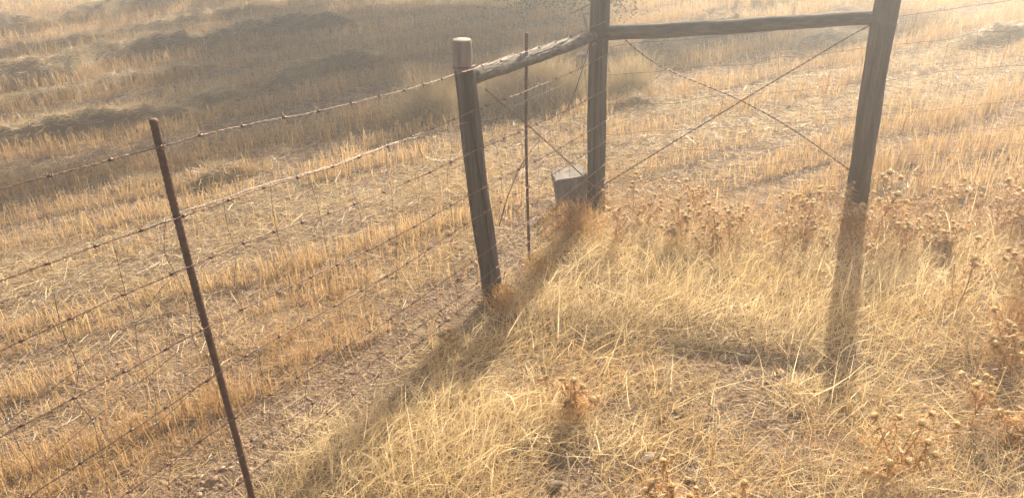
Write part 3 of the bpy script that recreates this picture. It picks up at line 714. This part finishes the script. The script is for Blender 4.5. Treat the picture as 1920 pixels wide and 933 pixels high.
# ------------------------------------------------------------------ thistles
def head_meshes(seed):
    r = random.Random(seed); g = Geo(); n = 10
    R0 = 0.0130; hgt = 0.0100
    rings = 5; b0 = len(g.V)
    for i in range(rings):
        th = (math.pi/2)*i/(rings-1)*0.94; 
        for j in range(n):
            a = 2*math.pi*j/n; q = R0*math.cos(th)*(1+r.uniform(-0.06, 0.06)); g.V.append(Vector((q*math.cos(a), q*math.sin(a), 0.002+hgt*math.sin(th)))); g.t.append(r.uniform(0.3, 0.9))
    for i in range(rings-1):
        for j in range(n): g.Q.append((b0+i*n+j, b0+i*n+(j+1) % n, b0+(i+1)*n+(j+1) % n, b0+(i+1)*n+j))
    for _ in range(90):                           # bristles of the dome
        a = r.uniform(0, 6.28); th = r.uniform(0, 1.5); d = Vector((math.cos(a)*math.cos(th), math.sin(a)*math.cos(th), math.sin(th)*0.93+0.1))
        p = Vector((d.x*R0, d.y*R0, 0.002+hgt*d.z)); s = Vector((-math.sin(a), math.cos(a), 0))
        g.ribbon([p, p+d*r.uniform(0.003, 0.007)], 0.0013, s, r.random(), 0.3)
    gb = Geo()                                    # cup and spiny bracts
    gb.tube([Vector((0, 0, -0.012)), Vector((0, 0, -0.006)), Vector((0, 0, 0.0)), Vector((0, 0, 0.004))], [0.003, 0.010, 0.0142, 0.013], 10, 0.4)
    for k in range(34):
        a = 2*math.pi*k/17+r.uniform(-0.2, 0.2); el = r.uniform(-0.5, 0.35); d = Vector((math.cos(a)*math.cos(el), math.sin(a)*math.cos(el), math.sin(el)))
        p = Vector((math.cos(a)*0.012, math.sin(a)*0.012, r.uniform(-0.006, 0.002))); s = Vector((-math.sin(a), math.cos(a), 0)); ln = r.uniform(0.014, 0.026)
        gb.ribbon([p, p+d*ln*0.5+Vector((0, 0, 0.001)), p+d*ln+Vector((0, 0, -0.002))], 0.003, s, r.random(), 0.1)
    return g, gb
HEADS = []
for i in range(3):
    a, b = head_meshes(i); oa = a.build('dome', M_HEAD); ob_ = b.build('bracts', M_BRACT); HEADS.append((oa.data, ob_.data)); bpy.data.objects.remove(oa); bpy.data.objects.remove(ob_)
def plant_mesh(seed, hgt, spread, nb, leafy):
    """branching dry stem and thin curled leaves; returns stem, foliage and the tips that carry heads"""
    r = random.Random(seed); gs = Geo(); gl = Geo(); tips = []
    def leaf(p, dr, ln):
        s = dr.cross(Vector((0, 0, 1))); s = s.normalized() if s.length > 1e-3 else Vector((1, 0, 0))
        c = [p]; d = dr.copy()
        for k in range(3):
            d = (d+Vector((r.uniform(-0.35, 0.35), r.uniform(-0.35, 0.35), r.uniform(-0.6, 0.25)))).normalized(); c.append(c[-1]+d*ln/3)
        gl.ribbon(c, r.uniform(0.003, 0.0085), (s+Vector((0, 0, r.uniform(-0.8, 0.8)))).normalized(), r.random(), 0.1)
        for k in (1, 2):                          # side lobes
            for sg in (-1, 1):
                if r.random() < 0.7: q = c[k]; gl.ribbon([q, q+s*sg*ln*0.16+d*ln*0.06+Vector((0, 0, r.uniform(-0.004, 0.006))), q+s*sg*ln*0.28+d*ln*0.12], 0.0022, d, r.random(), 0.1)
    def stem(p, dr, ln, rad, lev):
        c = [p]; d = dr.copy(); k = 5
        for i in range(k):
            d = (d+Vector((r.gauss(0, 0.10), r.gauss(0, 0.10), 0.03))).normalized(); c.append(c[-1]+d*ln/k)
        gs.tube(c, [rad*(1-0.35*i/k) for i in range(k+1)], 5, r.random())
        for i in range(0, k+1):
            for _ in range(leafy if lev < 2 else max(1, leafy-1)):
                a = r.uniform(0, 6.28); leaf(c[i], Vector((math.cos(a), math.sin(a), r.uniform(-0.3, 0.6))).normalized(), r.uniform(0.03, 0.08))
        if lev == 0:
            for b in range(nb):
                f = r.uniform(0.1, 0.95); i = int(f*k); a = 6.28*b/nb+r.uniform(-0.4, 0.4); el = r.uniform(0.7, 1.2)
                stem(c[i], Vector((math.cos(a)*math.cos(el)*spread, math.sin(a)*math.cos(el)*spread, math.sin(el))).normalized(), ln*r.uniform(0.38, 0.75)*(1.25-0.5*f), rad*0.62, 1)
            tips.append((c[-1], d))
        elif lev == 1:
            tips.append((c[-1], d))
            if r.random() < 0.6:
                a = r.uniform(0, 6.28); stem(c[3], (d+Vector((math.cos(a), math.sin(a), 0.3))*0.8).normalized(), ln*0.5, rad*0.7, 2)
        else: tips.append((c[-1], d))
    stem(Vector((0, 0, -0.01)), Vector((r.uniform(-0.1, 0.1), r.uniform(-0.1, 0.1), 1)).normalized(), hgt, 0.0028, 0)
    a = gs.build('stem', M_BRACT); b = gl.build('foliage', M_ORANGE); ma, mb = a.data, b.data; bpy.data.objects.remove(a); bpy.data.objects.remove(b)
    return ma, mb, tips
VAR = [plant_mesh(101, 0.22, 1.3, 5, 3), plant_mesh(102, 0.29, 1.1, 5, 3), plant_mesh(103, 0.17, 1.9, 7, 3), plant_mesh(104, 0.33, 0.9, 4, 2), plant_mesh(105, 0.14, 2.0, 6, 4), plant_mesh(106, 0.24, 1.5, 6, 3)]
def link_child(name, data, parent, loc=(0, 0, 0)):
    o = bpy.data.objects.new(name, data); COL.objects.link(o); o.parent = parent; o.location = loc; return o
def thistle(v, px, py, sc_, label, group=None, seed=0, hs=1.0):
    r = random.Random(seed); p = at(px, py); root = empty('dry_thistle', G(p), label, 'thistle', group)
    root.rotation_euler = (r.gauss(0, 0.08), r.gauss(0, 0.08), r.uniform(0, 6.28)); root.scale = (sc_,)*3
    ma, mb, tips = VAR[v]; link_child('stem', ma, root); link_child('foliage', mb, root)
    for t, d in tips:
        hd, hb = r.choice(HEADS); q = (d+Vector((r.gauss(0, 0.35), r.gauss(0, 0.35), 0.6))).normalized()
        h = link_child('flower_head', hd, root, t+q*0.010); h.rotation_euler = q.to_track_quat('Z', 'Y').to_euler(); h.scale = (hs*r.uniform(0.6, 1.25)/sc_,)*3
        link_child('bracts', hb, h)
    return root
NEAR = [(2, 1090, 790, 0.98, 'orange thistle clump in the grass, below the middle of the photo'),
        (5, 1650, 915, 1.0, 'thistle with brown heads below the tip of the long post shadow'),
        (3, 1790, 595, 0.85, 'thin upright thistle in pale grass, right of the long post shadow'),
        (4, 1275, 990, 1.1, 'yellow headed thistle cut off by the bottom edge, right of the bare patch'),
        (4, 1400, 1000, 0.9, 'low thistle at the bottom edge with pale yellow heads'),
        (2, 1880, 695, 1.05, 'bushy orange thistle by the right edge with pale green round heads'),
        (1, 1905, 565, 0.95, 'tall dark orange thistle at the right edge beside the pale grass'),
        (0, 1815, 800, 0.72, 'small thistle over the bare soil near the right edge'),
        (4, 1900, 830, 0.9, 'low sprawling thistle in the lower right corner'),
        (0, 845, 660, 0.36, 'tiny thistle at the edge of the bare earth strip')]
for i, (v, px_, py_, s, lab) in enumerate(NEAR): thistle(v, px_, py_, s, lab, None, 200+i, 0.62)
thistle(3, 1640, 455, 1.0, 'tallest thistle, standing against the foot of the thick right post', None, 250, 0.8)
rr = random.Random(9); k = 0
while k < 50:
    u = rr.random(); px_ = 1150+u*780; py_ = 392+105*rr.random()**1.3+(10 if px_ > 1600 else 0)
    if abs(px_-1601) < 14 and py_ < 440: continue
    k += 1; thistle(rr.choice([0, 1, 3, 5, 1, 3]), px_, py_, rr.uniform(0.42, 0.86), 'one of the brown headed dry thistles crowded in front of the right hand fence', 'thistles crowded along the right hand fence', 300+k, 0.56)

# tangled orange weeds without heads
def bush(px, py, rad, hgt, label, n, seed):
    p = at(px, py); root = empty('dry_bush', G(p), label, 'dry weed'); r = random.Random(seed); g = Geo()
    for _ in range(n):
        a = r.uniform(0, 6.28); el = r.uniform(0.15, 1.5); d = Vector((math.cos(a)*math.cos(el), math.sin(a)*math.cos(el), math.sin(el)))
        f = r.random()**0.6; c = [Vector((d.x*rad*f, d.y*rad*f, d.z*hgt*f))]; q = d.copy(); ln = r.uniform(0.02, 0.055)
        for k in range(4):
            q = (q+Vector((r.gauss(0, 0.5), r.gauss(0, 0.5), r.gauss(0, 0.5)))).normalized(); c.append(c[-1]+q*ln/4)
        g.ribbon(c, r.uniform(0.0022, 0.006), q.orthogonal().normalized(), r.random(), 0.2)
    g.build('curled_foliage', M_ORANGE, root)
    g = Geo()
    for _ in range(26):
        a = r.uniform(0, 6.28); el = r.uniform(0.4, 1.5); d = Vector((math.cos(a)*math.cos(el)*rad, math.sin(a)*math.cos(el)*rad, math.sin(el)*hgt))
        g.tube([Vector((0, 0, -0.01)), d*0.5+Vector((r.gauss(0, 0.01), r.gauss(0, 0.01), 0)), d*0.95], [0.0018, 0.0014, 0.0008], 4, r.random())
    g.build('stems', M_BRACT, root)
bush(1076, 448, 0.19, 0.17, 'dense orange tangle of weed in front of the grey block and corner post', 1500, 1)
bush(945, 588, 0.09, 0.11, 'small orange weed at the foot of the short leaning post', 420, 2)
bush(1895, 640, 0.13, 0.16, 'orange weed tangle against the right edge between two thistles', 600, 3)
bush(1010, 520, 0.10, 0.09, 'low orange weed in grass just right of the slim steel post', 320, 4)

# ------------------------------------------------------------------ stones and broken stalks
def stone(px, py, sx, sy, sz_, m, label, seed):
    p = at(px, py); r = random.Random(seed); bm = bmesh.new(); bmesh.ops.create_icosphere(bm, subdivisions=3, radius=1)
    ax = [(Vector((r.gauss(0, 1), r.gauss(0, 1), r.gauss(0, 1))).normalized(), r.uniform(0.55, 0.9)) for _ in range(12)]
    for v in bm.verts:
        for a, l in ax:
            d = v.co.dot(a)
            if d > l: v.co -= a*(d-l)*0.9
        v.co = Vector((v.co.x*sx, v.co.y*sy, v.co.z*sz_))+Vector((r.uniform(-1, 1), r.uniform(-1, 1), r.uniform(-1, 1)))*0.03*sz_
    me = bpy.data.meshes.new('stone'); bm.to_mesh(me); bm.free(); me.materials.append(m); o = bpy.data.objects.new('stone', me); COL.objects.link(o)
    o.location = G(p, sz_*0.45); o.rotation_euler = (r.gauss(0, 0.2), r.gauss(0, 0.2), r.uniform(0, 6)); tag(o, label, 'stone')
stone(1214, 862, 0.026, 0.016, 0.014, M_PALESTONE, 'pale stone lying in the grass near the bottom edge, by a yellow thistle', 1)
stone(1040, 915, 0.028, 0.02, 0.017, M_DARKSTONE, 'dark clod on the bare patch at the bottom edge', 2)
stone(864, 520, 0.024, 0.02, 0.022, M_DARKSTONE, 'brown stone left of the foot of the short leaning post', 3)
stone(1240, 788, 0.020, 0.016, 0.013, M_DARKSTONE, 'small brown stone right of the orange thistle clump', 4)
stone(1105, 455, 0.03, 0.03, 0.02, M_DARKSTONE, 'brown stone under the dense orange tangle of weed', 5) if False else None
def stalk(p0, p1, label, rad=0.0025):
    a = np.array(G(p0)); b = np.array(p1); g = Geo(); g.tube([Vector((0, 0, 0)), Vector((b-a)*0.55)+Vector((0.004, 0, 0.0)), Vector(b-a)], [rad, rad*0.95, rad*0.6], 6, 1.0)
    o = g.build('broken_stalk', M_PALESTALK); o.location = a; tag(o, label, 'stalk')
M_PALESTALK = straw_mat('bleached_stalk', (0.6, 0.5, 0.34), (0.74, 0.64, 0.46), 0.3)
b0 = at(1334, 858); stalk(b0, lean_top(1343, 792, b0), 'bleached upright stalk stub in the grass, above the yellow thistle heads')
b0 = at(1067, 915); stalk(b0, lean_top(1063, 850, b0), 'pale bent stalk standing on the bare patch at the bottom', 0.003)

# ------------------------------------------------------------------ trees that shade the field
def tree(base, lobes, label, seed, nleaf, lsz, group, name='shade_tree', cat='tree'):
    root = empty(name, (base[0], base[1], 0), label, cat, group); r = np.random.default_rng(seed); b = np.array([base[0], base[1], 0.0])
    g = Geo(); topz = max(l[2] for l in lobes)
    def wob(p, q, n=6, am=0.08): 
        return [Vector(p+(q-p)*i/n+(r.normal(0, am, 3) if 0 < i < n else 0)) for i in range(n+1)]
    g.tube(wob(np.array([0, 0, -0.1]), np.array([0.1, 0.05, topz*0.7])), [0.034*topz*q for q in (1, 0.88, 0.75, 0.62, 0.5, 0.38, 0.25)], 9)
    P = []; 
    for (cx, cy, cz, rx, ry, rz_) in lobes:
        c = np.array([cx, cy, cz])-b
        st = np.array([0.05, 0.02, min(max(cz*0.5, 0.35), topz*0.6)])
        g.tube(wob(st, c), [0.013*topz*q for q in (1, 0.88, 0.75, 0.62, 0.5, 0.38, 0.25)], 6)
        for _ in range(7):
            q = c+r.normal(0, 0.5, 3)*np.array([rx, ry, rz_]); g.tube(wob(c, q, 4, 0.04), [min(1, topz/3)*q for q in (0.016, 0.012, 0.009, 0.006, 0.003)], 4)
        n = int(nleaf*rx*ry*rz_)
        nc = max(10, n//45); ce = r.normal(0, 1, (nc, 3)); ce /= np.linalg.norm(ce, axis=1)[:, None]; ce *= (r.random(nc)**0.4)[:, None]
        ce = c+ce*np.array([rx, ry, rz_]); ci = r.integers(0, nc, n)
        P.append(ce[ci]+r.normal(0, 0.10, (n, 3)))
    g.build('trunk', M_TRUNK, root, True)
    P = np.concatenate(P); P = P[P[:, 2] > 0.12]; n = len(P)
    az = r.uniform(-np.pi, np.pi, n); ln = r.uniform(0.5, 2.2, n)
    V, Qd, t = ribbons(P, az, ln, ln+r.normal(0.2, 0.3, n), r.uniform(0.7, 1.3, n)*lsz, r.uniform(0.35, 0.55, n)*lsz, 2, r.random(n), taper=0.3)
    from_np('crown', V, Qd, M_LEAF, root, tint=t)
tree((1.0, 10.9), [(-0.9, 10.9, 1.5, 0.7, 0.6, 0.5), (0.0, 10.7, 1.35, 0.7, 0.6, 0.5), (1.06, 10.55, 1.25, 0.7, 0.6, 0.5),
                    (-0.37, 10.4, 2.4, 0.75, 0.6, 0.5), (0.63, 10.6, 2.4, 0.75, 0.6, 0.5), (1.44, 10.5, 2.05, 0.7, 0.6, 0.5), (0.2, 10.1, 3.2, 0.75, 0.55, 0.4), (1.3, 10.6, 3.4, 0.7, 0.55, 0.4), (1.9, 10.5, 3.0, 0.6, 0.55, 0.45),
                    (-1.1, 9.72, 4.55, 0.6, 0.26, 0.2), (-0.42, 10.0, 4.55, 0.6, 0.26, 0.2), (0.45, 10.42, 4.5, 0.65, 0.30, 0.24), (1.3, 10.6, 4.4, 0.65, 0.32, 0.26), (2.2, 10.8, 4.2, 0.65, 0.32, 0.26), (-0.4, 10.7, 3.4, 0.6, 0.5, 0.4), (-0.9, 11.0, 2.7, 0.55, 0.5, 0.4), (0.5, 10.5, 3.9, 0.8, 0.4, 0.3), (1.6, 10.9, 3.8, 0.7, 0.4, 0.3)],
     'broad leafy tree out past the corner post, beyond the top edge of the photo', 5, 30000, 0.065, 'trees along the far side of the field')
tree((0.8, 7.45), [(0.45, 7.5, 0.56, 0.42, 0.3, 0.30), (0.85, 7.5, 0.58, 0.4, 0.3, 0.3), (1.12, 7.35, 0.50, 0.26, 0.24, 0.30), (0.10, 7.7, 0.60, 0.3, 0.25, 0.27)],
     'green leafy shrub just behind the top of the corner post', 8, 26000, 0.030, None, 'leafy_shrub', 'shrub')
tree((4.0, 11.5), [(2.4, 10.0, 2.7, 0.65, 0.35, 0.3), (3.3, 10.3, 2.7, 0.7, 0.35, 0.3), (4.3, 10.6, 2.7, 0.7, 0.35, 0.3), (2.9, 10.9, 3.4, 0.7, 0.4, 0.3), (4.2, 11.3, 3.5, 0.9, 0.4, 0.3), (5.3, 11.2, 2.8, 0.7, 0.5, 0.4)],
     'bushy tree out of sight beyond the long rail, shading the far stubble', 6, 20000, 0.065, 'trees along the far side of the field')

def shade_lobes(spans, seed, extra=0, box=None):
    """leafy branch ends that stand between the sun and given stretches of the field"""
    r = random.Random(seed); out = []; ct = 1/math.tan(SUN_EL); sx, sy = math.sin(SUN_AZ)*ct, math.cos(SUN_AZ)*ct
    for p, q, h in spans:
        a, b = at(*p), at(*q); n = max(2, int(np.linalg.norm(b-a)/0.42))
        for k in range(n+1):
            g_ = a+(b-a)*k/n; hh = h+r.uniform(-0.12, 0.12); out.append((g_[0]+sx*hh, g_[1]+sy*hh+r.gauss(0, 0.05), hh, 0.32, 0.22, 0.15))
    for _ in range(extra):
        g_ = at(r.uniform(*box[0]), r.uniform(*box[1])); hh = r.uniform(3.9, 4.8); out.append((g_[0]+sx*hh, g_[1]+sy*hh, hh, 0.30, 0.24, 0.14))
    return out
tree((-1.3, 13.6), shade_lobes([((-60, 236), (330, 168), 4.75), ((330, 140), (580, 70), 4.5), ((-40, 372), (200, 330), 4.7)], 1, 12, ((250, 600), (60, 240))),  # unseen tree added to shade the nearer part of the left field
     'unseen slender tree added beyond the top edge, dappling the nearer straw windrows with shade', 7, 24000, 0.06, 'trees along the far side of the field')
tree((-3.4, 16.0), shade_lobes([((-60, 122), (330, 60), 4.6), ((60, 40), (420, 4), 4.5), ((420, 40), (660, 6), 4.4)], 2, 14, ((-60, 600), (0, 150))),  # second unseen tree, added to darken the far left field
     'unseen slender tree added beyond the top edge, dappling the farthest straw windrows with shade', 8, 22000, 0.06, 'trees along the far side of the field')

# ------------------------------------------------------------------ haze volume added to stand in for lens glare
bm = bmesh.new(); bmesh.ops.create_cube(bm, size=1.0)
for v in bm.verts: v.co = Vector((v.co.x*300, v.co.y*300+2, -1.2 if v.co.z < 0 else 5.6))
me = bpy.data.meshes.new('haze'); bm.to_mesh(me); bm.free()
m, N, L_, P_ = mat('glare_veil'); N.remove(P_)
pv = N.new('ShaderNodeVolumePrincipled'); pv.inputs['Color'].default_value = (0.97, 0.975, 0.97, 1); pv.inputs['Density'].default_value = 0.0295; pv.inputs['Anisotropy'].default_value = 0.78
L_.new(pv.outputs[0], N['Material Output'].inputs['Volume']); me.materials.append(m)
o = bpy.data.objects.new('haze', me); COL.objects.link(o); tag(o, kind='stuff')

# ------------------------------------------------------------------ render settings
cy_ = sc.cycles
cy_.use_denoising = True
try: cy_.denoiser = 'OPENIMAGEDENOISE'; cy_.denoising_input_passes = 'RGB_ALBEDO_NORMAL'; cy_.denoising_prefilter = 'ACCURATE'
except Exception: pass
cy_.max_bounces = 6; cy_.diffuse_bounces = 3; cy_.transmission_bounces = 3; cy_.glossy_bounces = 2; cy_.volume_bounces = 1
sc.render.use_persistent_data = False
